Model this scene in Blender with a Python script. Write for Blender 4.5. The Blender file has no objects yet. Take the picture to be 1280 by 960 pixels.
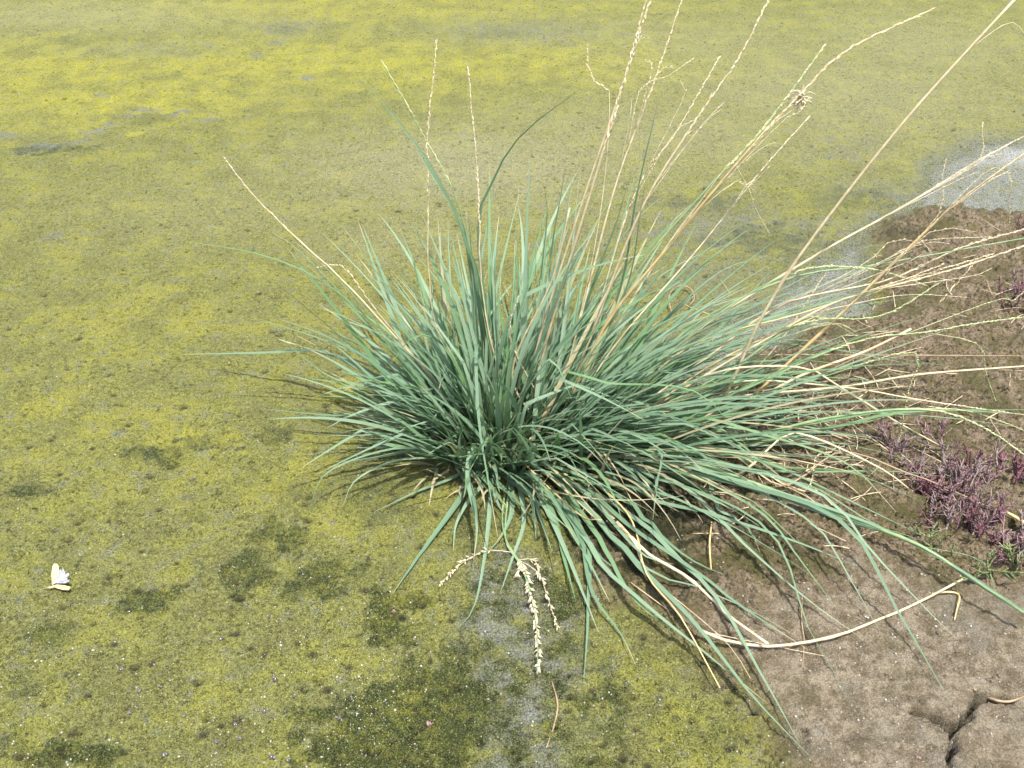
import bpy, math, random
import numpy as np
from mathutils import Vector, Matrix

random.seed(11)
rng = np.random.default_rng(7)
C = bpy.context.scene.collection
SC = bpy.context.scene

# ------------------------------------------------------------------ camera, sky, sun, exposure
CAM_H, PITCH, FPX = 1.0, math.radians(38.0), 1250.0          # FPX: focal length in pixels of a 1280 px wide picture
cd = bpy.data.cameras.new('camera'); cam = bpy.data.objects.new('camera', cd); C.objects.link(cam)
cam.location = (0, 0, CAM_H); cam.rotation_euler = (math.pi/2 - PITCH, 0, 0)
cd.sensor_width = 36.0; cd.lens = 36.0*FPX/1280.0; cd.clip_start = 0.02; cd.clip_end = 500
SC.camera = cam
SUN_EL, SUN_AZ = math.radians(73), math.radians(150)          # azimuth clockwise from +Y (away from the camera)
w = bpy.data.worlds.new("World"); SC.world = w; w.use_nodes = True
sky = w.node_tree.nodes.new('ShaderNodeTexSky'); sky.sky_type = 'NISHITA'; sky.sun_disc = False
sky.sun_elevation = SUN_EL; sky.sun_rotation = SUN_AZ; sky.air_density = 1.0; sky.dust_density = 4.0
bg = w.node_tree.nodes['Background']; bg.inputs['Strength'].default_value = 0.15
w.node_tree.links.new(sky.outputs[0], bg.inputs[0])
sd = bpy.data.lights.new('sun', 'SUN'); sd.energy = 4.2; sd.angle = math.radians(0.5); sd.color = (1.0, 0.955, 0.88)
sun = bpy.data.objects.new('sun', sd); C.objects.link(sun)
sdir = Vector((math.sin(SUN_AZ)*math.cos(SUN_EL), math.cos(SUN_AZ)*math.cos(SUN_EL), math.sin(SUN_EL)))
sun.rotation_euler = sdir.to_track_quat('Z', 'Y').to_euler()
SC.view_settings.view_transform = 'Standard'; SC.view_settings.look = 'None'
SC.view_settings.exposure = 0.92; SC.view_settings.gamma = 1.0
SC.render.engine = 'CYCLES'
SC.cycles.max_bounces = 6; SC.cycles.transparent_max_bounces = 6

# ------------------------------------------------------------------ projecting photograph pixels into the place
CP, SP = math.cos(PITCH), math.sin(PITCH)
def ray(px, py):
    x, y = (px-640)/FPX, -(py-480)/FPX
    return (x, CP + y*SP, -SP + y*CP)
def G(px, py, z=0.0):                       # point of the ground (height z) seen at that pixel
    dx, dy, dz = ray(px, py); t = (z-CAM_H)/dz
    return (dx*t, dy*t, z)
def U(px, py, Y):                           # point of the upright plane y = Y seen at that pixel
    dx, dy, dz = ray(px, py); t = Y/dy
    return (dx*t, Y, CAM_H + dz*t)
def to_px(p):
    x, y, z = p[0], p[1], p[2]-CAM_H
    d = y*CP - z*SP
    return 640 + FPX*x/d, 480 - FPX*(y*SP + z*CP)/d

# ------------------------------------------------------------------ noise
_perm = rng.permutation(512).astype(np.int64)
_ga = rng.random(512)*2*np.pi; _gx, _gy = np.cos(_ga), np.sin(_ga)
def _h(ix, iy): return _perm[(_perm[ix & 511] + iy) & 511]
def perlin(x, y):
    ix = np.floor(x).astype(np.int64); iy = np.floor(y).astype(np.int64)
    fx = x-ix; fy = y-iy
    u = fx*fx*fx*(fx*(fx*6-15)+10); v = fy*fy*fy*(fy*(fy*6-15)+10)
    def g(a, b, dx, dy):
        h = _h(ix+a, iy+b); return _gx[h]*dx + _gy[h]*dy
    n0 = g(0,0,fx,fy)*(1-u) + g(1,0,fx-1,fy)*u
    n1 = g(0,1,fx,fy-1)*(1-u) + g(1,1,fx-1,fy-1)*u
    return (n0*(1-v) + n1*v)*1.5
def fbm(x, y, f, o=4, gain=0.5, s=0.0):
    r = 0; a = 1; t = 0
    for k in range(o):
        r = r + a*perlin(x*f + 17.3*k + s, y*f - 9.1*k + s*1.7); t += a; a *= gain; f *= 2.03
    return r/t
def sstep(a, b, x):
    t = np.clip((x-a)/(b-a), 0, 1); return t*t*(3-2*t)

# ------------------------------------------------------------------ regions of the ground (metres, read off the photograph)
def poly_world(pts): return np.array([G(a, b)[:2] for a, b in pts])
def sdf(poly, X, Y):                        # positive inside
    d = np.full(X.shape, 1e9); inside = np.zeros(X.shape, bool); n = len(poly)
    for i in range(n):
        ax, ay = poly[i]; bx, by = poly[(i+1) % n]
        ex, ey = bx-ax, by-ay; wx, wy = X-ax, Y-ay
        t = np.clip((wx*ex + wy*ey)/(ex*ex+ey*ey), 0, 1)
        d = np.minimum(d, (wx-ex*t)**2 + (wy-ey*t)**2)
        c = ((ay > Y) != (by > Y))
        with np.errstate(divide='ignore', invalid='ignore'):
            xi = ex*(Y-ay)/(ey if abs(ey) > 1e-12 else 1e-12) + ax
        inside ^= (c & (X < xi))
    return np.sqrt(d)*np.where(inside, 1, -1)
def blob(px, py, rx, ry, X, Y):             # 1 at the centre, 0 at the rim of a ground ellipse
    cx, cy, _ = G(px, py); x1 = G(px+rx, py)[0]; y1 = G(px, py-ry)[1]; y2 = G(px, py+ry)[1]
    return 1 - np.sqrt(((X-cx)/(x1-cx))**2 + ((Y-cy)/((y1-y2)/2))**2)

BANK = poly_world([(1078,292),(1110,272),(1150,260),(1200,262),(1280,268),(1700,262),(2600,380),(2600,1150),(1010,1150),(965,960),(930,880),
                   (880,830),(830,790),(790,745),(735,745),(712,690),(722,640),(760,600),(840,560),(890,520),(905,475),(960,440),(1010,418),(1090,395),(1098,330)])
WET = poly_world([(790,500),(840,430),(930,380),(1000,335),(1060,285),(1120,252),(1165,200),(1215,172),(1280,168),(1700,150),(1750,262),
                  (1280,272),(1150,266),(1078,300),(1105,340),(1100,400),(1010,425),(960,450),(905,490)])
TAN = poly_world([(985,1150),(940,900),(880,815),(870,770),(960,745),(1040,720),(1110,700),(1200,735),(1300,740),(2600,700),(2600,1150)])
GREY = poly_world([(560,800),(575,730),(600,690),(690,700),(720,760),(735,830),(800,850),(790,960),(770,1100),(560,1100),(600,900)])
OLIVE = poly_world([(700,870),(760,790),(840,790),(900,850),(960,930),(990,1100),(690,1100)])
CRACKS = [[(1140,893),(1165,900),(1185,914),(1192,935),(1186,960),(1180,1010)],
          [(1185,914),(1200,905),(1215,888),(1226,868),(1246,874),(1262,876)],
          [(1192,935),(1188,948)], [(960,668),(975,700),(1000,760),(1012,800)]]
CRACKW = [np.array([G(a, b, .018)[:2] for a, b in c]) for c in CRACKS]
def seg_dist(P, X, Y):
    d = np.full(X.shape, 1e9)
    for (ax, ay), (bx, by) in zip(P[:-1], P[1:]):
        ex, ey = bx-ax, by-ay; wx, wy = X-ax, Y-ay
        t = np.clip((wx*ex+wy*ey)/(ex*ex+ey*ey), 0, 1)
        d = np.minimum(d, (wx-ex*t)**2+(wy-ey*t)**2)
    return np.sqrt(d)
DARKS = [(185,742,30,24,1),(345,672,34,20,1),(312,720,34,22,.9),(392,725,52,28,.9),(490,772,42,32,1.1),(215,562,45,12,1.0),(268,556,42,12,.7),
         (348,541,22,12,.8),(40,617,34,10,.9),(66,800,40,18,.7),(100,947,64,22,1.2),(20,935,34,24,.5),(372,605,30,14,.4),(500,920,115,68,1.3),(560,860,70,36,1.1),
         (440,935,60,45,1.1),(610,830,26,20,.6),(410,930,30,20,.9),(590,905,50,50,.9),(245,645,20,8,.5),(520,855,40,22,.8),(30,870,24,14,.5),(640,940,26,20,.8),
         (180,150,36,7,.5),(60,188,60,6,.8),(230,128,22,5,.4),(120,50,60,6,.35),(365,38,22,6,.4),(625,45,30,5,.4),(870,255,60,14,.5),(960,300,70,16,.6),(1060,250,50,14,.5),
         (800,665,85,50,1.1),(700,745,30,30,.9),(600,645,60,30,.5),(470,620,90,34,.45),(760,640,40,40,.7),(860,740,40,22,.5),(940,680,30,16,.6),(1000,955,50,14,.35),(1070,940,30,10,.4),(1120,930,30,10,.3),(960,560,40,14,.5),(1130,310,40,10,.5),(1220,262,40,8,.5)]  # first ones: dark moss plus the tussock's shade, painted into the ground
BRIGHTS = [(400,80,420,40,.75),(150,125,230,40,.8),(700,75,240,38,.6),(60,95,200,60,.7),(430,10,400,24,.5),(240,556,90,20,1.1),(420,640,60,30,.5),
           (430,485,30,18,1.0),(120,550,160,50,.35),(330,600,110,40,.35),(60,640,80,30,.4),(400,820,60,30,.3),(190,130,40,10,1.2),(165,166,14,4,1.4),(800,925,50,45,.6),(865,880,40,40,.5),
           (60,700,30,12,.5),(170,400,150,60,.35),(60,500,60,20,.5)]
PALES = [(600,210,300,70,.9),(820,170,300,60,.6),(1050,120,320,90,.6),(500,300,150,40,.5),(900,60,200,50,.4),(1150,60,200,60,.5),(300,260,260,60,.3),(90,20,260,26,.5),(540,250,120,18,.5)]
BLUES = [(900,285,120,40,.8),(1010,300,90,36,.7),(1100,240,80,24,.6),(870,340,110,36,.6),(1060,190,60,18,.4),(760,300,90,24,.4),(60,183,34,5,1.3),(98,178,24,4,1.2),(40,191,20,3,1.2),(120,165,16,4,1.2),(137,157,12,3,1.1),(165,146,16,4,1.2),(182,138,18,4,1.2),(212,146,12,3,1.1),(228,140,14,3,1.1),(130,118,12,3,1.1),(262,152,16,4,1.2),(260,57,18,3,1.2),(345,54,14,3,1.2),(325,68,12,3,1.1),(380,98,12,3,1.1),(10,170,16,5,1),(180,62,120,12,.45),(70,295,16,7,1),(150,690,8,4,1),(150,550,12,6,1),(63,490,8,6,1),(650,40,130,20,.6),(360,35,50,12,.6),(150,690,60,20,.2),(930,395,80,40,.9),(1000,370,60,30,.9)]

def regions(X, Y):
    wx = X + 0.030*fbm(X, Y, 9, 4, .55, 3.1); wy = Y + 0.035*fbm(X, Y, 9, 4, .55, 8.7)
    wf = 0.012*fbm(X, Y, 45, 3, .6, 5.5)
    bank = sdf(BANK, wx, wy) + wf
    wet = sdf(WET, wx, wy) + wf*1.4
    return wx, wy, wf, bank, wet
def pits():
    r = np.random.default_rng(23); L = []
    for k in range(900):
        px, py = r.random()*1350-40, 60 + r.random()**0.8*930
        x, y, _ = G(px, py); s = 0.0018 + 0.0030*r.random()**2
        L.append((x, y, s*(1+.6*r.random()), s, 0.004+.004*r.random()))
    for k in range(22):
        px, py = r.random()*1000, 60 + r.random()**0.8*900
        x, y, _ = G(px, py); s = 0.005 + 0.004*r.random()
        L.append((x, y, s*(1.1+.8*r.random()), s*.9, 0.003+.003*r.random()))
    return L
PITS = pits()
def height(X, Y, fine=True, reg=None):
    X = np.asarray(X, float); Y = np.asarray(Y, float)
    wx, wy, wf, bank, wet = reg if reg is not None else regions(X, Y)
    b = sstep(-0.02, 0.05, bank + .02*fbm(X, Y, 20, 3, .6, 101.)); wt = sstep(-0.02, 0.05, wet)*(1-b)
    z = 0.006*fbm(X, Y, 3, 3) + 0.004*fbm(X, Y, 12, 3, .5, 2.2)
    z = z*(1-.8*wt) - 0.010*wt
    tan = sstep(-.03, .05, sdf(TAN, wx, wy))*b
    rough = b*(1-.75*tan)
    z = z + b*0.020 + rough*0.022*fbm(X, Y, 17, 4, .62, 4.4) + tan*0.004*fbm(X, Y, 10, 3, .5, 9)
    edge = np.exp(-((bank-0.012)/0.02)**2)
    z = z + edge*0.008*fbm(X, Y, 30, 3, .6, 1.2)
    if fine:
        z = z + (1-b)*(1-wt)*(0.0040*fbm(X, Y, 50, 3, .65, 6.1) + 0.0034*np.abs(fbm(X, Y, 110, 2, .6, 7.7)))
        ridg = 1-np.abs(fbm(X, Y, 38, 4, .6, 12.0))*2.4
        z = z + rough*(0.013*ridg*sstep(-.2,.4,fbm(X,Y,9,2,.5,3.3)+.25) + 0.009*fbm(X, Y, 75, 3, .7, 15.0))
        z = z + tan*(0.0052*fbm(X, Y, 55, 4, .7, 16) + .003*np.abs(fbm(X, Y, 24, 3, .6, 19)))
        for k, c in enumerate(CRACKW):
            dn = seg_dist(c, X + .006*fbm(X, Y, 60, 2, .5, 2), Y + .006*fbm(X, Y, 60, 2, .5, 5))
            wd = (.0042, .0050, .003, .0025)[k]
            z = z - (.014, .016, .010, 0)[k]*np.exp(-(dn/.0018)**2)
            z = z - (0.012, .014, .008, .005)[k]*(1+.5*fbm(X, Y, 25, 2, .5, 77))*np.exp(-(dn/wd)**2) + .0015*np.exp(-((dn-.015)/.010)**2)
    return z
def GZ(x, y):                               # height of the finished ground sheet
    x = np.atleast_1d(np.asarray(x, float)); y = np.atleast_1d(np.asarray(y, float))
    i = np.clip(np.searchsorted(xs, x)-1, 0, len(xs)-2); j = np.clip(np.searchsorted(ys, y)-1, 0, len(ys)-2)
    u = (x-xs[i])/(xs[i+1]-xs[i]); v = (y-ys[j])/(ys[j+1]-ys[j])
    return (Z2[j,i]*(1-u)+Z2[j,i+1]*u)*(1-v) + (Z2[j+1,i]*(1-u)+Z2[j+1,i+1]*u)*v
def zg(x, y): return float(GZ(x, y)[0])

# ------------------------------------------------------------------ materials
def mat(name):
    m = bpy.data.materials.new(name); m.use_nodes = True; nt = m.node_tree
    return m, nt, nt.nodes['Principled BSDF'], nt.nodes['Material Output']
class N:
    """small node helper"""
    def __init__(s, nt): s.nt = nt
    def new(s, t, **k):
        n = s.nt.nodes.new(t)
        for a, v in k.items(): setattr(n, a, v)
        return n
    def ln(s, a, b): s.nt.links.new(a, b)
    def setin(s, sock, v):
        if isinstance(v, bpy.types.NodeSocket): s.ln(v, sock)
        else: sock.default_value = v
    def math(s, op, a, b=0.0, clamp=False):
        n = s.new('ShaderNodeMath', operation=op, use_clamp=clamp); s.setin(n.inputs[0], a); s.setin(n.inputs[1], b); return n.outputs[0]
    def mix(s, f, a, b, blend='MIX'):
        n = s.new('ShaderNodeMix', data_type='RGBA', blend_type=blend); s.setin(n.inputs[0], f)
        for q, v in ((6, a), (7, b)):
            if isinstance(v, tuple) and len(v) == 3: v = (*v, 1)
            s.setin(n.inputs[q], v)
        return n.outputs[2]
    def noise(s, vec, scale, detail=4, rough=.6, dist=0.0):
        n = s.new('ShaderNodeTexNoise'); s.ln(vec, n.inputs['Vector'])
        n.inputs['Scale'].default_value = scale; n.inputs['Detail'].default_value = detail
        n.inputs['Roughness'].default_value = rough; n.inputs['Distortion'].default_value = dist
        return n.outputs['Fac']
    def vor(s, vec, scale, out='Distance', rnd=1.0):
        n = s.new('ShaderNodeTexVoronoi'); s.ln(vec, n.inputs['Vector']); n.inputs['Scale'].default_value = scale
        n.inputs['Randomness'].default_value = rnd; return n.outputs[out]
    def ramp(s, f, a, b, lo=0.0, hi=1.0):
        n = s.new('ShaderNodeMapRange', interpolation_type='SMOOTHSTEP'); s.setin(n.inputs[0], f)
        n.inputs[1].default_value = a; n.inputs[2].default_value = b; n.inputs[3].default_value = lo; n.inputs[4].default_value = hi
        return n.outputs[0]
    def attr(s, name):
        n = s.new('ShaderNodeAttribute', attribute_name=name); sp = s.new('ShaderNodeSeparateColor'); s.ln(n.outputs['Color'], sp.inputs[0])
        return sp.outputs[0], sp.outputs[1], sp.outputs[2]
    def bump(s, h, strength, dist, prev=None):
        n = s.new('ShaderNodeBump'); s.ln(h, n.inputs['Height']); n.inputs['Strength'].default_value = strength
        n.inputs['Distance'].default_value = dist
        if prev is not None: s.ln(prev, n.inputs['Normal'])
        return n.outputs['Normal']

def ground_material():
    m, nt, bs, out = mat('algae_mud'); q = N(nt)
    pos = q.new('ShaderNodeNewGeometry').outputs['Position']
    brown, dark, silt = q.attr('mask_a'); yel, pale, wetn = q.attr('mask_b'); tan, pit, moss = q.attr('mask_c')
    n1 = q.noise(pos, 38, 6, .7); n2 = q.noise(pos, 170, 5, .8, .3); n3 = q.noise(pos, 460, 3, .8, .3); n4 = q.noise(pos, 12, 5, .6)
    n5 = q.noise(pos, 78, 4, .75)
    sp_ = q.new('ShaderNodeSeparateXYZ'); q.ln(pos, sp_.inputs[0]); pz = sp_.outputs[1]
    # algae mat: olive, yellow, pale
    c = q.mix(q.ramp(n2, .42, .58), (.122, .136, .020), (.282, .286, .064))
    c = q.mix(q.ramp(n1, .40, .62, 0, .6), c, (.200, .214, .066))
    c = q.mix(q.math('MULTIPLY', q.ramp(n4, .46, .62), .55), c, (.318, .314, .044))
    c = q.mix(q.ramp(n4, .46, .34, 0, .5), c, (.150, .150, .045))
    yf = q.math('MULTIPLY', yel, q.math('MULTIPLY', q.ramp(q.math('ADD', n2, q.math('MULTIPLY', n1, .6)), .62, .86, .15, 1.0), q.ramp(n4, .36, .58, .35, 1.1)), True)
    c = q.mix(yf, c, (.425, .41, .025))
    pf = q.math('MULTIPLY', pale, q.ramp(n2, .38, .56, .25, .95), True)
    c = q.mix(pf, c, (.345, .335, .195))
    # bluish silt showing through holes of the mat
    bf = q.math('MULTIPLY', q.ramp(q.math('ADD', q.math('MULTIPLY', n1, .6), q.math('MULTIPLY', n2, .5)), .56, .66), q.ramp(n4, .40, .56, .15, .9))
    bf = q.math('ADD', q.math('MULTIPLY', bf, .80), q.math('MULTIPLY', silt, q.ramp(q.math('ADD', q.math('MULTIPLY', n1, .5), q.math('MULTIPLY', n2, .5)), .36, .54, .12, 1.0)), True)
    siltc = q.mix(q.ramp(n3, .35, .65), (.115, .130, .105), (.235, .250, .215))
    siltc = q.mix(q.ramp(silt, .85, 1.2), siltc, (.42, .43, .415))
    c = q.mix(bf, c, siltc)
    # dark green wet algae; around the tussock also its shade, painted in
    df = q.math('MULTIPLY', dark, q.ramp(q.math('ADD', q.math('MULTIPLY', n2, .55), q.math('MULTIPLY', n1, .55)), .46, .64, .18, 1.15), True)
    dk = q.mix(q.ramp(n3, .40, .62), (.016, .032, .010), (.085, .100, .030))
    c = q.mix(df, c, dk)
    # fine dark speckle and light fibre
    c = q.mix(q.ramp(n3, .36, .50, .95, 0), c, (.060, .062, .020))
    c = q.mix(q.ramp(n3, .53, .65, 0, .50), c, (.41, .41, .13))
    c = q.mix(q.ramp(n5, .33, .42, .85, 0), c, (.045, .045, .020))
    # mud
    mb = q.mix(q.ramp(n2, .42, .58), (.085, .066, .032), (.300, .235, .145))
    mb = q.mix(q.ramp(n1, .52, .62, 0, .6), mb, (.30, .235, .165))
    mb = q.mix(q.ramp(n5, .36, .46, .9, 0), mb, (.030, .028, .012))
    mb = q.mix(q.ramp(n1, .50, .38, 0, .7), mb, (.135, .120, .038))
    mt = q.mix(q.ramp(n1, .36, .62), (.190, .150, .095), (.385, .325, .230))
    mt = q.mix(q.ramp(n5, .38, .50, .7, 0), mt, (.12, .095, .050))
    mt = q.mix(q.ramp(n4, .52, .66, 0, .5), mt, (.27, .26, .21))
    mt = q.mix(q.ramp(n3, .36, .54, .6, 0), mt, (.13, .10, .060))
    mt = q.mix(q.ramp(n3, .56, .66, 0, .5), mt, (.46, .40, .30))
    mud = q.mix(tan, mb, mt)
    mud = q.mix(q.math('MULTIPLY', moss, q.ramp(n2, .38, .58), True), mud, (.100, .098, .026))
    c = q.mix(brown, c, mud)
    c = q.mix(q.math('MULTIPLY', q.math('MULTIPLY', dark, brown), .8), c, (.026, .030, .012))  # dark moss of the bank, with shade in the hollow under the tussock painted in
    c = q.mix(pit, c, (.030, .028, .014))  # shade down in the holes and cracks, painted as a dark tone
    # white grains
    gr = q.math('LESS_THAN', q.vor(pos, 210), .085)
    gsel = q.math('GREATER_THAN', q.noise(pos, 60, 2, .5), .58)
    c = q.mix(q.math('MULTIPLY', q.math('MULTIPLY', gr, gsel), .55), c, (.42, .42, .36))
    q.ln(c, bs.inputs['Base Color'])
    r = q.ramp(wetn, 0, 1, .86, .24)
    q.ln(q.math('ADD', r, q.ramp(n3, .3, .7, -.10, .10), True), bs.inputs['Roughness'])
    bs.inputs['Specular IOR Level'].default_value = .45
    hh = q.math('ADD', q.math('MULTIPLY', n2, .9), q.math('MULTIPLY', n3, .7))
    b1 = q.bump(hh, 1.0, .008)
    vf = q.vor(pos, 95)
    b2 = q.bump(vf, .25, .003, b1)
    q.ln(b2, bs.inputs['Normal'])
    return m

def leaf_material(name='grass_leaf'):
    m, nt, bs, out = mat(name); q = N(nt)
    rnd, t, dry = q.attr('tint')
    uv = q.new('ShaderNodeUVMap'); sx = q.new('ShaderNodeSeparateXYZ'); q.ln(uv.outputs[0], sx.inputs[0])
    pos = q.new('ShaderNodeNewGeometry').outputs['Position']
    c = q.mix(rnd, (.130, .235, .138), (.270, .390, .262))
    c = q.mix(q.math('MULTIPLY', q.ramp(q.math('FRACT', q.math('MULTIPLY', rnd, 7.3)), .6, 1.0), .8), c, (.135, .270, .095))
    vein = q.math('SINE', q.math('MULTIPLY', sx.outputs[0], 44.0))
    c = q.mix(q.ramp(vein, -.2, 1, 0, .22), c, (.25, .36, .25))
    mot = q.noise(pos, 110, 4, .7)
    c = q.mix(q.ramp(mot, .52, .75, 0, .35), c, (.20, .26, .12))
    c = q.mix(q.ramp(t, 0.0, .28, .75, 0), c, (.19, .21, .095))
    blem = q.noise(pos, 34, 5, .8)
    c = q.mix(q.ramp(blem, .60, .70, 0, .75), c, (.33, .30, .13))
    c = q.mix(q.ramp(q.noise(pos, 900, 2, .5), .62, .72, 0, .6), c, (.10, .09, .05))
    straw = q.mix(mot, (.40, .32, .17), (.66, .58, .38))
    tipf = q.math('MULTIPLY', q.ramp(t, .86, 1.0), q.ramp(q.math('FRACT', q.math('MULTIPLY', rnd, 13.7)), .35, .8))
    c = q.mix(tipf, c, straw)
    c = q.mix(dry, c, straw)
    q.ln(c, bs.inputs['Base Color'])
    q.ln(q.ramp(mot, .3, .7, .40, .58), bs.inputs['Roughness'])
    bs.inputs['Specular IOR Level'].default_value = .45
    q.ln(q.bump(vein, .35, .0006), bs.inputs['Normal'])
    tr = q.new('ShaderNodeBsdfTranslucent'); q.ln(q.mix(.5, c, (.12, .24, .06)), tr.inputs[0])
    ms = q.new('ShaderNodeMixShader'); ms.inputs[0].default_value = .32
    q.ln(bs.outputs[0], ms.inputs[1]); q.ln(tr.outputs[0], ms.inputs[2]); q.ln(ms.outputs[0], out.inputs[0])
    return m
def straw_material(name, a, b, node=(.30, .20, .10)):
    m, nt, bs, out = mat(name); q = N(nt)
    rnd, t, k = q.attr('tint')
    pos = q.new('ShaderNodeNewGeometry').outputs['Position']
    n = q.noise(pos, 90, 4, .7); n2 = q.noise(pos, 500, 3, .7)
    c = q.mix(q.ramp(n, .3, .7), a, b)
    c = q.mix(q.math('MULTIPLY', rnd, .35), c, tuple(x*.55 for x in a))
    c = q.mix(q.math('MULTIPLY', k, .3), c, node)
    c = q.mix(q.ramp(n2, .6, .8, 0, .4), c, tuple(x*.6 for x in a))
    q.ln(c, bs.inputs['Base Color']); bs.inputs['Roughness'].default_value = .5
    q.ln(q.bump(n2, .3, .0005), bs.inputs['Normal'])
    return m
def simple(name, a, b, scale=60, rough=.6, spec=.4, bump=.3, bd=.001, coat=0.0):
    m, nt, bs, out = mat(name); q = N(nt)
    pos = q.new('ShaderNodeNewGeometry').outputs['Position']
    n = q.noise(pos, scale, 5, .7)
    q.ln(q.mix(q.ramp(n, .3, .7), a, b), bs.inputs['Base Color'])
    bs.inputs['Roughness'].default_value = rough; bs.inputs['Specular IOR Level'].default_value = spec
    bs.inputs['Coat Weight'].default_value = coat
    q.ln(q.bump(n, bump, bd), bs.inputs['Normal'])
    return m
M_ground = ground_material()
M_leaf = leaf_material()
M_straw = straw_material('straw', (.47, .37, .20), (.68, .60, .42))
M_gold = straw_material('golden_straw', (.44, .31, .12), (.60, .47, .24))
M_husk = straw_material('dry_husk', (.46, .38, .23), (.66, .59, .42))
M_culm = straw_material('green_stalk', (.15, .25, .12), (.24, .34, .17), (.30, .33, .14))
M_seed = straw_material('green_seed', (.30, .37, .16), (.58, .58, .32))
M_brown = straw_material('brown_straw', (.22, .15, .085), (.36, .27, .165))
M_purple = simple('purple_stem', (.095, .048, .055), (.25, .160, .165), 260, .5, .35, .4, .0008)
M_purple2 = simple('grey_purple_stem', (.13, .095, .095), (.27, .21, .20), 260, .6, .3, .4, .0008)
M_maroon = simple('maroon_stem', (.095, .034, .046), (.19, .090, .105), 260, .45, .4, .3, .0008)
M_greenstem = simple('fleshy_green_stem', (.10, .14, .050), (.19, .23, .095), 260, .45, .4, .3, .0008)
M_wing_c = simple('cream_wing', (.40, .35, .16), (.50, .45, .24), 500, .6, .3, .2, .0003)
M_wing_w = simple('white_wing', (.15, .16, .18), (.42, .42, .42), 500, .5, .3, .2, .0003)
M_body = simple('moth_body', (.30, .20, .12), (.62, .52, .38), 900, .8, .2, .5, .0005)
M_shell = simple('wet_shell', (.050, .048, .045), (.16, .15, .15), 400, .12, .6, .3, .0006, .6)
M_shell2 = simple('brown_wet_shell', (.13, .075, .06), (.26, .17, .15), 400, .15, .6, .3, .0006, .6)
M_grit = simple('grit', (.12, .11, .08), (.40, .38, .32), 300, .4, .5, .4, .001)

def bubble_mat():
    m, nt, bs, out = mat('bubble_film')
    bs.inputs['Base Color'].default_value = (.30, .31, .27, 1); bs.inputs['Roughness'].default_value = .09
    bs.inputs['Coat Weight'].default_value = 1.0; bs.inputs['Coat Roughness'].default_value = .05
    return m
M_bubble = bubble_mat()
def water_mat():
    m, nt, bs, out = mat('shallow_water'); q = N(nt)
    pos = q.new('ShaderNodeNewGeometry').outputs['Position']
    n = q.noise(pos, 16, 4, .6)
    bs.inputs['Base Color'].default_value = (.9, .94, .95, 1); bs.inputs['Roughness'].default_value = .06
    bs.inputs['Transmission Weight'].default_value = 1.0; bs.inputs['IOR'].default_value = 1.33
    q.ln(q.bump(q.noise(pos, 55, 3, .5), .12, .004), bs.inputs['Normal'])
    gt = q.new('ShaderNodeBsdfTransparent'); gd = q.new('ShaderNodeBsdfDiffuse'); gd.inputs[0].default_value = (.40, .40, .37, 1); gl = q.new('ShaderNodeMixShader'); q.ln(q.ramp(n, .35, .6, .55, .95), gl.inputs[0]); q.ln(gt.outputs[0], gl.inputs[1]); q.ln(gd.outputs[0], gl.inputs[2]); ms = q.new('ShaderNodeMixShader'); ms.inputs[0].default_value = .72
    g2 = q.new('ShaderNodeBsdfGlossy'); g2.inputs['Roughness'].default_value = .35
    fr = q.new('ShaderNodeFresnel'); fr.inputs['IOR'].default_value = 1.33
    nb = q.bump(q.noise(pos, 55, 3, .5), .2, .004); q.ln(nb, g2.inputs['Normal']); q.ln(nb, fr.inputs['Normal'])
    q.ln(q.math('MULTIPLY', fr.outputs[0], .4), ms.inputs[0]); q.ln(gl.outputs[0], ms.inputs[1]); q.ln(g2.outputs[0], ms.inputs[2])
    q.ln(ms.outputs[0], out.inputs[0])
    return m
M_water = water_mat()

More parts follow.
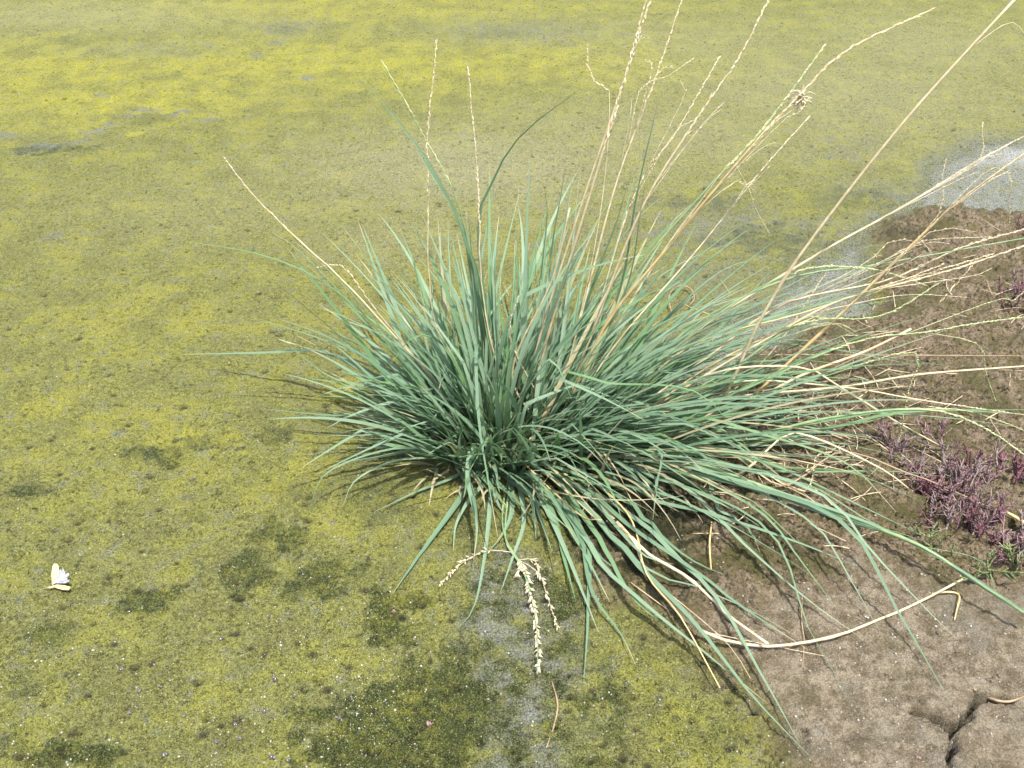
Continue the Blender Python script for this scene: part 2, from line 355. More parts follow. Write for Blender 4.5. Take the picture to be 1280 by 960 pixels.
# ------------------------------------------------------------------ mesh helpers
class MB:
    """collects ribbons, tubes and husks; build() links them as one mesh object"""
    def __init__(s): s.v = []; s.f = []; s.uv = []; s.t = []
    def ribbon(s, pts, wid, up=Vector((0, 0, 1)), fold=.25, rnd=0.5, dry=0.0, twist=0.0, t0=0.0):
        n = len(pts); b = len(s.v); side0 = None
        for i, p in enumerate(pts):
            d = (pts[min(i+1, n-1)] - pts[max(i-1, 0)])
            if d.length < 1e-9: d = Vector((0, 0, 1))
            d.normalize()
            if side0 is None:
                side = d.cross(up)
                if side.length < .05: side = d.cross(Vector((1, .3, 0)))
            else: side = side0 - d*side0.dot(d)
            side.normalize(); side0 = side.copy()
            if twist: side = Matrix.Rotation(twist*i/(n-1), 3, d) @ side
            nr = side.cross(d).normalized(); w_ = wid[i]/2
            for k, (a, c) in enumerate(((-1, 1), (0, -0.0), (1, 1))):
                s.v.append(p + side*(a*w_) + nr*(fold*w_*abs(c)))
                s.uv.append((k/2, i/(n-1))); s.t.append((rnd, t0+(1-t0)*i/(n-1), dry if not callable(dry) else dry(i/(n-1)), 1))
        for i in range(n-1):
            for k in range(2):
                q = b+i*3+k; s.f.append((q, q+1, q+4, q+3))
    def tube(s, pts, rad, sides=5, rnd=.3, knots=()):
        n = len(pts); b = len(s.v); ref = None
        for i, p in enumerate(pts):
            d = (pts[min(i+1, n-1)] - pts[max(i-1, 0)])
            if d.length < 1e-9: d = Vector((0, 0, 1))
            d.normalize()
            if ref is None: ref = d.orthogonal()
            ref = (ref - d*ref.dot(d)).normalized(); o = d.cross(ref)
            r = rad[i] if not isinstance(rad, float) else rad
            for k in range(sides):
                a = 2*math.pi*k/sides
                s.v.append(p + ref*(math.cos(a)*r) + o*(math.sin(a)*r)); s.uv.append((k/sides, i/(n-1)))
                s.t.append((rnd, i/(n-1), 1.0 if i in knots else 0.0, 1))
        for i in range(n-1):
            for k in range(sides):
                s.f.append((b+i*sides+k, b+i*sides+(k+1) % sides, b+(i+1)*sides+(k+1) % sides, b+(i+1)*sides+k))
        s.f.append(tuple(b+k for k in range(sides))[::-1]); s.f.append(tuple(b+(n-1)*sides+k for k in range(sides)))
    def husk(s, p, d, L, W, rnd=.3):
        """a small pointed seed husk from p along d"""
        d = d.normalized(); a = d.orthogonal().normalized(); a = Matrix.Rotation(random.random()*6.28, 3, d) @ a; o = d.cross(a)
        b = len(s.v)
        vs = [p, p+d*L*.35+a*W, p+d*L*.35+o*W*.8, p+d*L*.35-a*W, p+d*L*.35-o*W*.8, p+d*L]
        for i, v in enumerate(vs):
            s.v.append(v); s.uv.append((.5, i/5)); s.t.append((rnd, i/5, 0, 1))
        for k in range(4):
            s.f.append((b, b+1+(k+1) % 4, b+1+k)); s.f.append((b+5, b+1+k, b+1+(k+1) % 4))
    def blobm(s, p, r, sq=(1, 1, 1), rot=0, seg=6, ring=4, rnd=.3, jit=0.0):
        b = len(s.v); R = Matrix.Rotation(rot, 3, 'Z')
        s.v.append(p+Vector((0, 0, r*sq[2]))); s.uv.append((0, 0)); s.t.append((rnd, 0, 0, 1))
        for j in range(1, ring):
            th = math.pi*j/ring
            for k in range(seg):
                a = 2*math.pi*k/seg; jj = 1+jit*(random.random()-.5)
                s.v.append(p + R @ Vector((math.sin(th)*math.cos(a)*r*sq[0]*jj, math.sin(th)*math.sin(a)*r*sq[1]*jj, math.cos(th)*r*sq[2]*jj)))
                s.uv.append((k/seg, j/ring)); s.t.append((rnd, j/ring, 0, 1))
        s.v.append(p-Vector((0, 0, r*sq[2]))); s.uv.append((0, 1)); s.t.append((rnd, 1, 0, 1))
        e = len(s.v)-1
        for k in range(seg):
            s.f.append((b, b+1+k, b+1+(k+1) % seg)); s.f.append((e, e-seg+(k+1) % seg, e-seg+k))
        for j in range(ring-2):
            for k in range(seg):
                q = b+1+j*seg; s.f.append((q+k, q+seg+k, q+seg+(k+1) % seg, q+(k+1) % seg))
    def build(s, name, m, parent=None, origin=None, smooth=True, flat_parent=None):
        o0 = Vector(origin) if origin is not None else Vector((0, 0, 0))
        me = bpy.data.meshes.new(name); V = np.array([tuple(v) for v in s.v]) - np.array(o0)
        me.from_pydata(V.tolist(), [], s.f)
        me.materials.append(m)
        uvl = me.uv_layers.new(name='UVMap'); li = np.empty(len(me.loops), np.int32); me.loops.foreach_get('vertex_index', li)
        uvl.data.foreach_set('uv', np.array(s.uv, np.float32)[li].ravel())
        at = me.attributes.new('tint', 'FLOAT_COLOR', 'POINT'); at.data.foreach_set('color', np.array(s.t, np.float32).ravel())
        me.polygons.foreach_set('use_smooth', [smooth]*len(me.polygons))
        me.update(); ob = bpy.data.objects.new(name, me); C.objects.link(ob)
        if parent is not None:
            ob.parent = parent
            q = parent; base = Vector((0, 0, 0))
            while q is not None: base += q.location; q = q.parent
            ob.location = o0 - base
        else: ob.location = o0
        return ob
def tag(o, label=None, cat=None, group=None, kind=None):
    for k, v in (('label', label), ('category', cat), ('group', group), ('kind', kind)):
        if v: o[k] = v
    return o
def empty(name, loc):
    o = bpy.data.objects.new(name, None); C.objects.link(o); o.location = loc; o.empty_display_size = .02; return o
def smooth_path(P, n):
    """n+1 evenly spaced points of a Catmull-Rom curve through P"""
    P = [Vector(p) for p in P]
    if len(P) == 2: return [P[0].lerp(P[1], i/n) for i in range(n+1)]
    Q = [P[0]*2-P[1]] + P + [P[-1]*2-P[-2]]; out = []
    for i in range(1, len(Q)-2):
        for k in range(12):
            t = k/12; a, b, c, d = Q[i-1], Q[i], Q[i+1], Q[i+2]
            out.append(.5*((2*b) + (c-a)*t + (2*a-5*b+4*c-d)*t*t + (3*b-a-3*c+d)*t*t*t))
    out.append(P[-1])
    L = [0]
    for a, b in zip(out[:-1], out[1:]): L.append(L[-1]+(b-a).length)
    res = []; j = 0
    for i in range(n+1):
        s_ = L[-1]*i/n
        while j < len(L)-2 and L[j+1] < s_: j += 1
        t = (s_-L[j])/max(L[j+1]-L[j], 1e-9); res.append(out[j].lerp(out[j+1], min(max(t, 0), 1)))
    return res
def photo_path(px, tip, base_Y=None):
    """3-D control points from pixels; the depth runs from the root's ground point to the tip's. tip: ('z', height) or ('y', offset)"""
    p0 = Vector(G(*px[0])) if base_Y is None else Vector(U(*px[0], base_Y))
    Y0 = p0.y
    Y1 = G(*px[-1], tip[1])[1] if tip[0] == 'z' else Y0 + tip[1]
    L = [0]
    for a, b in zip(px[:-1], px[1:]): L.append(L[-1] + math.hypot(b[0]-a[0], b[1]-a[1]))
    out = [p0]
    for i in range(1, len(px)):
        t = L[i]/L[-1]; p = Vector(U(*px[i], Y0+(Y1-Y0)*t))
        g = zg(p.x, p.y)+.006
        if p.z < g:
            p = Vector(G(*px[i], g))
        out.append(p)
    return out

# ------------------------------------------------------------------ the ground
def axis(spec):
    a = [spec[0][0]]
    for (lo, hi, st0, st1) in [(s[0], s[1], s[2], s[3]) for s in spec]:
        x = lo; L = hi-lo
        while x < hi-1e-9:
            st = st0*(st1/st0)**((x-lo)/L); x += st; a.append(min(x, hi))
    return np.array(a)
xs = axis([(-60, -1.9, 12, .06), (-1.9, -.8, .010, .0030), (-.8, .8, .0030, .0030), (.8, 1.9, .0030, .010), (1.9, 60, .06, 12)])
ys = axis([(-30, .5, 8, .02), (.5, 1.5, .0026, .0030), (1.5, 3.5, .0034, .0075), (3.5, 90, .012, 16)])
XX, YY = np.meshgrid(xs, ys); X = XX.ravel(); Y = YY.ravel()
reg = regions(X, Y); Z = height(X, Y, True, reg)
wx, wy, wf, bankd, wetd = reg
nA = fbm(X, Y, 22, 4, .6, 31.0)
pitm = np.zeros(X.shape); nB = fbm(X, Y, 75, 3, .7, 33.0)
for (cx, cy, rx, ry, dp) in PITS:
    ix0, ix1 = np.searchsorted(xs, [cx-3*rx, cx+3*rx]); iy0, iy1 = np.searchsorted(ys, [cy-3*ry, cy+3*ry])
    if ix1 <= ix0 or iy1 <= iy0: continue
    sub = (np.arange(iy0, iy1)[:, None]*len(xs) + np.arange(ix0, ix1)[None, :]).ravel()
    e = np.exp(-(((X[sub]-cx)/rx)**2 + ((Y[sub]-cy)/ry)**2)**1.5)
    on = np.where(wetd[sub] > 0, 0.2, 1.0)*np.where(bankd[sub] > 0, .35, 1.0)
    Z[sub] -= dp*e*on; 
    if rx < .008: pitm[sub] = np.maximum(pitm[sub], e*1.0*on)
for k, c in enumerate(CRACKW):
    dn = seg_dist(c, X + .006*fbm(X, Y, 60, 2, .5, 2), Y + .006*fbm(X, Y, 60, 2, .5, 5))
    pitm = np.maximum(pitm, (.9, .9, .8, .35)[k]*np.exp(-(dn/(.0034, .0044, .0026, .003)[k])**2))  # darkens the crack bottoms: their shade goes into the colour mask
def acc(lst, base=0.0, warp=.55, hard=.9):
    r = np.zeros(X.shape)
    for (px, py, rx, ry, a) in lst:
        kq = 1.18 if hard < .6 else 1.35; b = blob(px, py, rx*kq, ry*kq, wx, wy) + warp*nA*1.0
        r = np.maximum(r, a*sstep(0.0, hard, b + (.5*nB if hard < .6 else 0)))
    return r
bl = .03*sstep(.95, .70, Y)
brown = sstep(-.012-bl, .022+bl, bankd + .035*fbm(X, Y, 18, 5, .7, 111.))
silt = np.maximum(sstep(-.05, .05, wetd), acc(BLUES, warp=.9)*.75)*(1-brown)
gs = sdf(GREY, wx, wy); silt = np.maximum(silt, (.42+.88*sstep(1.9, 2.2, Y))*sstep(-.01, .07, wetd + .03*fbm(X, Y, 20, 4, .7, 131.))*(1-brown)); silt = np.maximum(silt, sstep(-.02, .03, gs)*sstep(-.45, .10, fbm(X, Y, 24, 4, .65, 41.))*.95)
dark = acc(DARKS, warp=1.1, hard=.40)
dark = np.clip(dark + sstep(-.03, .03, gs)*sstep(-.12, .22, fbm(X, Y, 30, 4, .65, 51.))*.9, 0, 1.2)
yel = acc(BRIGHTS, warp=.6, hard=1.0)
ol = sstep(-.02, .03, sdf(OLIVE, wx, wy)); silt *= (1-.75*ol); yel = np.maximum(yel, ol*.12*(1+fbm(X, Y, 16, 4, .6, 91.)*2)); dark = np.clip(np.maximum(dark, .42*ol*sstep(-.1, .35, fbm(X, Y, 20, 4, .6, 95.))), 0, 1.2)
pale = acc(PALES, warp=.4, hard=1.0)
tanm = sstep(-.02, .05, sdf(TAN, wx, wy))*brown
moss = np.clip(sstep(.05, .4, fbm(X, Y, 10, 4, .6, 61.)) + .5*np.exp(-(bankd/.035)**2), 0, 1)*brown*(1-.6*tanm)
low = sstep(1.15, .75, Y)
wetn = np.clip(.25*low + .9*sstep(-.03, .04, wetd) + .6*tanm + .35*brown + .5*dark + .35*silt, 0, 1)
nx, ny = len(xs), len(ys); Z2 = Z.reshape(ny, nx)
me = bpy.data.meshes.new('ground'); me.vertices.add(nx*ny)
me.vertices.foreach_set('co', np.stack([X, Y, Z], 1).astype(np.float32).ravel())
ii = (np.arange(ny-1)[:, None]*nx + np.arange(nx-1)[None, :]).ravel()
quads = np.stack([ii, ii+1, ii+1+nx, ii+nx], 1).astype(np.int32)
me.loops.add(quads.size); me.polygons.add(len(quads))
me.loops.foreach_set('vertex_index', quads.ravel()); me.polygons.foreach_set('loop_start', np.arange(0, quads.size, 4, dtype=np.int32))
me.update(calc_edges=True); me.polygons.foreach_set('use_smooth', np.ones(len(quads), bool))
for nm, (a, b, c) in (('mask_a', (brown, dark, silt)), ('mask_b', (yel, pale, wetn)), ('mask_c', (tanm, pitm, moss))):
    at = me.attributes.new(nm, 'FLOAT_COLOR', 'POINT')
    at.data.foreach_set('color', np.stack([a, b, c, np.ones_like(a)], 1).astype(np.float32).ravel())
me.materials.append(M_ground)
ground = bpy.data.objects.new('ground', me); C.objects.link(ground)
tag(ground, 'mudflat crusted with yellow-green algae, brown mud on one side', None, None, 'structure')
print('ground verts', nx*ny)

# shallow water standing in the silt hollow
wb = poly_world([(1125,262),(1160,205),(1212,178),(1280,172),(1700,155),(1720,262),(1280,264),(1180,262),(1150,266)])
mw = bpy.data.meshes.new('water'); mw.from_pydata([(a, b, -.0108) for a, b in wb], [], [tuple(range(len(wb)))]); mw.materials.append(M_water)
wo = bpy.data.objects.new('water', mw); C.objects.link(wo); tag(wo, 'shallow grey puddle beside the brown mud bank', None, None, 'structure')

# ------------------------------------------------------------------ the tussock
TC = Vector(G(628, 548)); TC.z = zg(TC.x, TC.y)
tuss = empty('grass_tussock', TC)
tag(tuss, 'large blue-green grass tussock with pale dry seed stalks growing on the mud', 'grass tussock')
def blade_widths(n, w, tipk=.75):
    out = []
    for i in range(n+1):
        t = i/n; out.append(w*min(1, .55+t*2.2)*(1-max(0, (t-.25)/.75)**1.5)+.0003)
    return out
def keep_above(P, m_):
    for v, z in zip(P[1:], GZ([v.x for v in P[1:]], [v.y for v in P[1:]])):
        if v.z < z+m_: v.z = float(z)+m_
blades = []      # (score, pts, widths, rnd, dry, twist, fold)
def add_blade(P, w, rnd=None, dry=0.0, twist=None, n=12, boost=1.0, fold=None):
    rnd = random.random() if rnd is None else rnd
    keep_above(P, .005)
    a, b = to_px(P[0]), to_px(P[-1]); m_ = to_px(P[len(P)//2])
    L = math.hypot(a[0]-m_[0], a[1]-m_[1]) + math.hypot(b[0]-m_[0], b[1]-m_[1])
    vis = 1.0 + 3*max(P[len(P)//2].z, 0) + 1.2*max(0, TC.y-P[-1].y) + .6*abs(P[-1].x-TC.x)
    if not (-60 < b[0] < 1400): vis *= .8
    blades.append((L*w*vis*boost, P, blade_widths(len(P)-1, w), rnd, dry, random.uniform(-.8, .8) if twist is None else twist, random.uniform(.15, .5) if fold is None else fold))

def grow(base, az, lean, bend, L, w, n=11, dry=0.0, droop=0.0, kink=0.0):
    p = Vector(base); P = [p.copy()]; th = lean; az0 = az
    for i in range(n):
        t = (i+1)/n
        th = lean + bend*(t**1.4) + (kink if t > .6 else 0); az = az0 + droop*t
        th = min(th, math.radians(150))
        d = Vector((math.sin(th)*math.sin(az), math.sin(th)*math.cos(az), math.cos(th)))
        p = p + d*(L/n); P.append(p.copy())
    zs = GZ([v.x for v in P], [v.y for v in P])
    for v, z in zip(P, zs):
        if v.z < z+.004: v.z = z+.004+random.random()*.003
    P[0].z = zs[0]-.004
    add_blade(P, w, None, 0 if kink else dry, None)
R = math.radians
for k in range(860):
    # roots fill an oval crown a little longer to the right
    r = math.sqrt(random.random()); a = random.random()*2*math.pi
    bx, by = r*math.sin(a)*.118, r*math.cos(a)*.085
    if random.random() < .14: bx += random.random()*.13; by += random.uniform(-.05, .04)
    az = math.atan2(bx, by*1.2) + random.gauss(0, .72) if r > .25 else random.random()*2*math.pi
    e = Vector((math.sin(az), math.cos(az)))
    right = max(0, e.x); front = max(0, -e.y); left = max(0, -e.x); back = max(0, e.y)
    lean = R(5) + R(46)*r*(.72+.45*front+.22*right) + random.gauss(0, R(11))
    bend = R(random.uniform(2, 42))*(1+.35*right+.3*front)
    L = random.uniform(.17, .40)*(1+.10*right)*random.choice([.62, .8, .95, 1.05])
    if random.random() < .25: L *= .62
    fl = front*min(1, max(0, (.45-e.x)/.5)); L *= 1-.42*fl; L *= 1-.62*max(0, front-.4)*(1-fl)
    cap = R(100)-R(62)*fl; 
    if lean+bend > cap: lean = min(lean, cap*.6); bend = cap-lean
    grow(TC + Vector((bx, by, 0)), az, max(lean, 0), bend, L, random.uniform(.0040, .0090), dry=(random.random() < .06)*random.uniform(.5, 1), droop=random.gauss(0, .25),
         kink=(R(random.uniform(20, 60)) if random.random() < .11 else 0))
# long right-hand and front-right blades lying low over the bank
for k in range(60):
    a = random.gauss(R(95), R(17)); lean = R(random.uniform(38, 78))
    b0 = TC + Vector((random.uniform(.02, .24), random.uniform(-.07, .05), 0))
    grow(b0, a, lean, R(random.uniform(5, 34)), random.uniform(.30, .52), random.uniform(.0036, .0062), n=13, dry=(random.random() < .10)*random.uniform(.6, 1), droop=random.gauss(.12, .2))
for k in range(38):     # short dead leaves in the skirt
    a = R(random.uniform(60, 170)); b0 = TC + Vector((random.uniform(-.02, .24), random.uniform(-.09, .02), 0))
    grow(b0, a, R(random.uniform(50, 85)), R(random.uniform(5, 40)), random.uniform(.12, .30), random.uniform(.003, .005), dry=random.uniform(.8, 1), droop=random.gauss(0, .5))

# single leaves read off the photograph: (pixels root..tip, tip, width in mm)
LEAVES = [
 ([(612,520),(590,330),(545,220),(500,155),(447,92)], ('y',.05), 7.0),
 ([(600,520),(585,320),(560,250),(530,205),(515,170)], ('y',.03), 6.5),
 ([(616,520),(598,360),(570,270),(545,225),(520,185)], ('y',.02), 7.0),
 ([(622,520),(598,300),(615,228),(652,168),(727,110)], ('y',.06), 6.8),
 ([(618,510),(600,360),(588,315),(572,300),(536,298)], ('y',-.03), 8.0),
 ([(700,520),(770,380),(795,250),(815,160),(830,98)], ('y',.06), 6.5),
 ([(705,520),(780,370),(800,270),(808,215)], ('y',.03), 7.0),
 ([(690,520),(740,360),(770,280),(790,210)], ('y',.05), 5.5),
 ([(660,500),(678,330),(684,260),(676,218)], ('y',.05), 4.5),
 ([(668,500),(690,310),(702,240),(708,186)], ('y',.06), 4.5),
 ([(675,500),(700,320),(716,215)], ('y',.06), 5.5),
 ([(650,500),(660,350),(655,250)], ('y',.06), 4.5),
 ([(690,510),(745,350),(800,270),(838,240)], ('y',.06), 4.5),
 ([(560,530),(470,410),(400,350),(325,318),(235,302)], ('y',-.02), 4.2),
 ([(560,530),(480,430),(420,360),(370,310),(340,290)], ('y',.02), 5.2),
 ([(570,520),(510,400),(470,340),(430,285)], ('y',.04), 5.2),
 ([(560,540),(470,470),(400,440),(330,441),(228,443)], ('z',.03), 6.5),
 ([(560,545),(480,490),(410,470),(340,412)], ('y',-.05), 5.5),
 ([(560,555),(480,520),(420,520),(328,511)], ('z',.05), 5.0),
 ([(570,565),(500,545),(440,545),(395,543)], ('z',.04), 7.0),
 ([(570,570),(500,560),(430,560)], ('z',.03), 6.0),
 ([(570,575),(500,575),(445,600),(428,635)], ('z',.01), 5.0),
 ([(580,570),(500,560),(410,590),(386,640)], ('z',.01), 4.5),
 ([(585,575),(540,560),(470,572),(422,578)], ('z',.04), 6.5),
 ([(600,585),(575,625),(535,680),(490,743)], ('z',.01), 9.0),
 ([(615,580),(612,640),(604,710),(590,765),(560,797)], ('z',.01), 6.5),
 ([(620,580),(592,560),(585,600),(596,655),(592,700)], ('z',.03), 8.5),
 ([(635,585),(640,640),(620,680),(602,690)], ('z',.02), 8.0),
 ([(612,500),(596,430),(598,520),(610,600),(622,670)], ('z',.08), 5.0),
 ([(660,590),(690,640),(706,700),(720,752)], ('z',.02), 8.0),
 ([(655,590),(668,625),(690,690)], ('z',.03), 6.5),
 ([(665,590),(720,660),(740,740),(775,790),(795,832)], ('z',.01), 6.5),
 ([(670,590),(730,670),(735,760),(730,852)], ('z',.01), 7.0),
 ([(665,585),(700,640),(735,700),(762,752)], ('z',.02), 7.0),
 ([(680,585),(740,660),(790,745),(850,795)], ('z',.02), 8.0),
 ([(690,585),(760,670),(860,770),(940,870),(1015,948)], ('z',.012), 9.0),
 ([(700,580),(800,660),(890,740),(950,840),(1000,930)], ('z',.03), 7.0),
 ([(690,585),(740,690),(800,750),(880,815),(960,880)], ('z',.012), 8.0),
 ([(690,580),(780,690),(870,740),(950,770),(1000,800)], ('z',.02), 6.5),
 ([(700,580),(790,660),(850,700),(930,760),(1010,812)], ('z',.03), 6.0),
 ([(710,570),(860,610),(965,668),(1010,785),(1062,880)], ('z',.008), 6.0),
 ([(720,565),(900,600),(1050,650),(1120,760),(1188,878)], ('z',.008), 7.5),
 ([(720,560),(900,580),(1030,620),(1090,690),(1195,800)], ('z',.015), 6.0),
 ([(720,560),(880,590),(1010,650),(1060,720),(1100,790)], ('z',.02), 6.0),
 ([(720,570),(840,600),(940,690),(1010,750),(1080,800)], ('z',.02), 6.5),
 ([(720,560),(850,590),(950,640),(1000,700),(1045,760)], ('z',.03), 6.5),
 ([(720,550),(860,560),(960,580),(1060,625),(1150,668)], ('z',.06), 7.0),
 ([(720,550),(850,545),(960,545),(1080,560),(1190,592)], ('z',.07), 6.0),
 ([(720,540),(880,530),(960,580),(1060,590),(1160,630)], ('z',.05), 6.0),
 ([(720,545),(850,520),(960,545),(1060,580),(1120,640)], ('z',.05), 6.0),
 ([(720,540),(860,480),(960,470),(1060,490),(1150,550)], ('z',.10), 6.0),
 ([(720,530),(820,480),(930,470),(1060,500)], ('z',.12), 6.0),
 ([(720,530),(850,470),(980,450),(1080,460)], ('z',.13), 5.5),
 ([(720,530),(850,455),(980,430),(1140,455)], ('z',.12), 5.5),
 ([(710,520),(830,440),(950,380),(1050,345),(1100,330)], ('y',.05), 5.5),
 ([(710,520),(820,430),(900,370),(980,320)], ('y',.06), 5.5),
 ([(710,520),(820,410),(900,340),(960,320)], ('y',.08), 5.0),
 ([(710,520),(850,420),(960,375),(1080,355)], ('y',.03), 5.5),
 ([(705,515),(800,410),(860,340),(880,300)], ('y',.08), 5.0),
 ([(700,510),(790,380),(850,330),(925,300)], ('y',.08), 4.5),
 ([(700,510),(780,400),(830,330),(850,285)], ('y',.06), 5.0),
 ([(660,560),(700,470),(760,480),(870,490),(935,560)], ('z',.08), 6.5),
 ([(735,555),(800,590),(820,600),(816,650)], ('z',.05), 6.0),
 ([(735,560),(820,560),(822,600),(818,635)], ('z',.06), 5.5),
 ([(600,520),(560,470),(548,490)], ('y',-.10), 5.5),
 ([(600,500),(570,450),(555,470),(546,492)], ('y',-.12), 6.0),
 ([(740,550),(900,540),(1000,520),(1080,510)], ('z',.10), 6.0),
 ([(1040,470),(1060,440),(1100,445),(1200,460)], ('z',.04), 4.0),
 ([(740,560),(870,610),(930,620),(1010,690)], ('z',.05), 7.0),
 ([(740,550),(900,585),(1000,590),(1130,590),(1190,598)], ('z',.05), 5.5),
 ([(600,580),(560,600),(520,615),(468,640)], ('z',.012), 6.0),
 ([(645,590),(655,650),(640,700),(625,742)], ('z',.012), 6.5),
 ([(655,590),(700,625),(745,690),(775,715)], ('z',.03), 7.5),
 ([(650,585),(680,630),(712,700),(748,790)], ('z',.015), 7.5),
 ([(640,590),(600,610),(572,650),(566,690)], ('z',.02), 6.5),
 ([(660,585),(730,615),(800,690),(842,705)], ('z',.03), 7.5),
 ([(690,580),(770,620),(850,690),(905,720)], ('z',.03), 7.0),
 ([(595,560),(540,500),(480,470),(432,500)], ('z',.06), 6.5),
 ([(640,560),(660,480),(690,450),(715,500)], ('z',.14), 7.0),
 ([(620,560),(560,440),(520,420),(488,455)], ('z',.14), 6.5),
 ([(880,600),(900,640),(925,655),(950,690)], ('z',.03), 6.0),
]
for px, tip, wmm in LEAVES:
    P = smooth_path(photo_path(px, tip), 16)
    add_blade(P, wmm/1000*.98, None, 0.0, random.uniform(-.6, .6), boost=50)
# long multi-leaf bundle sheathing the culms at the right
for px, tip in (([(740,555),(900,550),(1040,525),(1140,512),(1290,518)], ('z',.13)), ([(740,560),(900,560),(1040,535),(1130,515),(1290,512)], ('z',.12))):
    add_blade(smooth_path(photo_path(px, tip), 18), .0075, .4, 0, .3, boost=50)
for px, tip in (([(740,540),(870,585),(1050,640),(1160,690),(1290,768)], ('z',.06)), ([(740,545),(870,580),(1050,650),(1130,672),(1240,735)], ('z',.05))):
    add_blade(smooth_path(photo_path(px, tip), 18), .0065, .6, 0, .3, boost=50)
# green leaves of the fan toward the upper right
for k in range(20):
    tx, ty = random.uniform(880, 1230), 0
    ty = 470 - (tx-880)*.45 + random.gauss(0, 30); ty = min(max(ty, 305), 470)
    px = [(random.uniform(690, 760), random.uniform(500, 550)), (random.uniform(800, 850), random.uniform(440, 480)), ((tx+830)/2+10, (ty+455)/2-14), (tx, ty)]
    add_blade(smooth_path(photo_path(px, ('y', random.uniform(-.02, .12))), 13), random.uniform(.0032, .0052), None, 0, None, boost=1.4)

for k in range(70):
    a = R(random.uniform(60, 300)); rr = random.uniform(.085, .125)
    grow(TC + Vector((math.sin(a)*rr*1.2, math.cos(a)*rr*.9, 0)), a + random.gauss(0, .8), R(random.uniform(40, 88)), R(random.uniform(0, 50)), random.uniform(.03, .10), random.uniform(.002, .005), n=6, dry=random.uniform(.6, 1), droop=random.gauss(0, .6))
blades.sort(key=lambda b: -b[0])
for sc_, P, wd, rnd, dry, tw, fold in blades[:300]:
    mb = MB(); mb.ribbon(P, wd, fold=fold, rnd=rnd, dry=dry, twist=tw); mb.build('leaf_blade', M_leaf, tuss, P[0])
mb = MB()
for sc_, P, wd, rnd, dry, tw, fold in blades[300:]: mb.ribbon(P[::1], wd, fold=fold, rnd=rnd, dry=dry, twist=tw)
o = mb.build('inner_leaves', M_leaf, tuss, TC); tag(o, 'dense inner leaves of the tussock', kind='stuff')

# ---- stalks
def seed_spike(mb, P, n, L, W, spread=.35, rnd=.3, hang=0.0, loose=0):
    """husks alternating along the path P"""
    if loose: spread = .75
    else: n = int(n*2.2); spread *= .5
    gap = [random.random() for _ in range(9)]
    for i in range(n):
        t = i/n
        if loose and gap[int(t*9)] < .25 and random.random() < .6: continue
        j = t*(len(P)-1); a = int(j); p = P[a].lerp(P[min(a+1, len(P)-1)], j-a)
        d = (P[min(a+1, len(P)-1)]-P[max(a-1, 0)]).normalized()
        o_ = Matrix.Rotation(random.random()*6.28, 3, d) @ d.orthogonal()
        mb.husk(p, d + o_*spread*random.uniform(.3, 1.2) + Vector((0, 0, -hang)), L*random.uniform(.8, 1.3)*(1-.3*t), W*1.0*random.uniform(.7, 1.2), rnd=random.random())
def stalk(px, tip, r, mstalk, mhead=None, head=None, branches=(), knots=3, parent=None, base_Y=None, n=22, wob=.0, name='seed_stalk', hl=.008, hw=.0013):
    """a stalk along the pixels; head = (start fraction, husk count); branches: (fraction, pixels from there, husks)"""
    P = smooth_path(photo_path(px, tip, base_Y), n)
    if wob:
        for i in range(2, n): P[i] += Vector((random.gauss(0, wob), random.gauss(0, wob), random.gauss(0, wob)))
    keep_above(P, .003)
    kn = [int(n*f) for f in (.28, .52, .74)[:knots]]
    rad = [(r*1.12*(1-.42*i/n))*(1.3 if i in kn else 1)*(.55 if head and i > n*head[0] else 1) for i in range(n+1)]
    mb = MB(); mb.tube(P, rad, 6, random.random(), kn)
    s_ = mb.build(name, mstalk, parent or tuss, P[0])
    if head:
        hb = MB(); i0 = int(n*head[0]); seed_spike(hb, P[i0:], head[1], hl, hw, loose=hw > .002)
        hb.build('seed_head', mhead or mstalk, s_, P[i0])
    for f, bpx, nh in branches:
        p = P[int(f*n)]; Y0 = p.y
        B = [p]
        for k, (a, b) in enumerate(bpx):
            v = Vector(U(a, b, Y0 + (k+1)*.004)); g = zg(v.x, v.y)+.006
            B.append(v if v.z > g else Vector(G(a, b, g)))
        B = smooth_path(B, 8); bb = MB(); bb.tube(B, [.00055*(1-.5*i/8) for i in range(9)], 4, .2)
        if nh: seed_spike(bb, B[2:], nh, .0062 if hw < .002 else .0085, .0009 if hw < .002 else .0016, .25, loose=hw > .002)
        bb.build('seed_branch', mhead or mstalk, s_, p)
    return s_
K = 1.0
stalk([(655,540),(690,400),(740,235),(790,70),(820,-20)], ('y',.05), .0019, M_straw, M_husk, (.72, 46), [(.80, [(795,55),(812,48)], 8)], hl=.011)
stalk([(650,540),(675,420),(732,240),(775,115),(812,-15)], ('y',.09), .0015, M_straw, M_husk, (.8, 24))
stalk([(690,530),(725,400),(770,230),(815,110),(852,0)], ('y',.12), .0014, M_straw, M_husk, (.78, 18),
      [(.70, [(800,112),(830,98),(868,72)], 12), (.68, [(790,122),(762,168)], 0), (.74, [(822,92),(842,84)], 6), (.74, [(815,85),(802,76)], 6)])
stalk([(695,530),(735,430),(800,265),(870,150),(925,70),(965,-10)], ('y',.10), .0017, M_straw, M_husk, (.70, 34), [(.60, [(880,155),(902,136)], 6), (.55, [(870,165),(905,128)], 5)], hl=.010)
stalk([(700,530),(735,430),(790,250),(845,165),(900,70)], ('y',.14), .0011, M_straw, M_husk, (.55, 30), [(.6, [(840,170),(868,150)], 8), (.7, [(855,120),(850,100)], 5)])
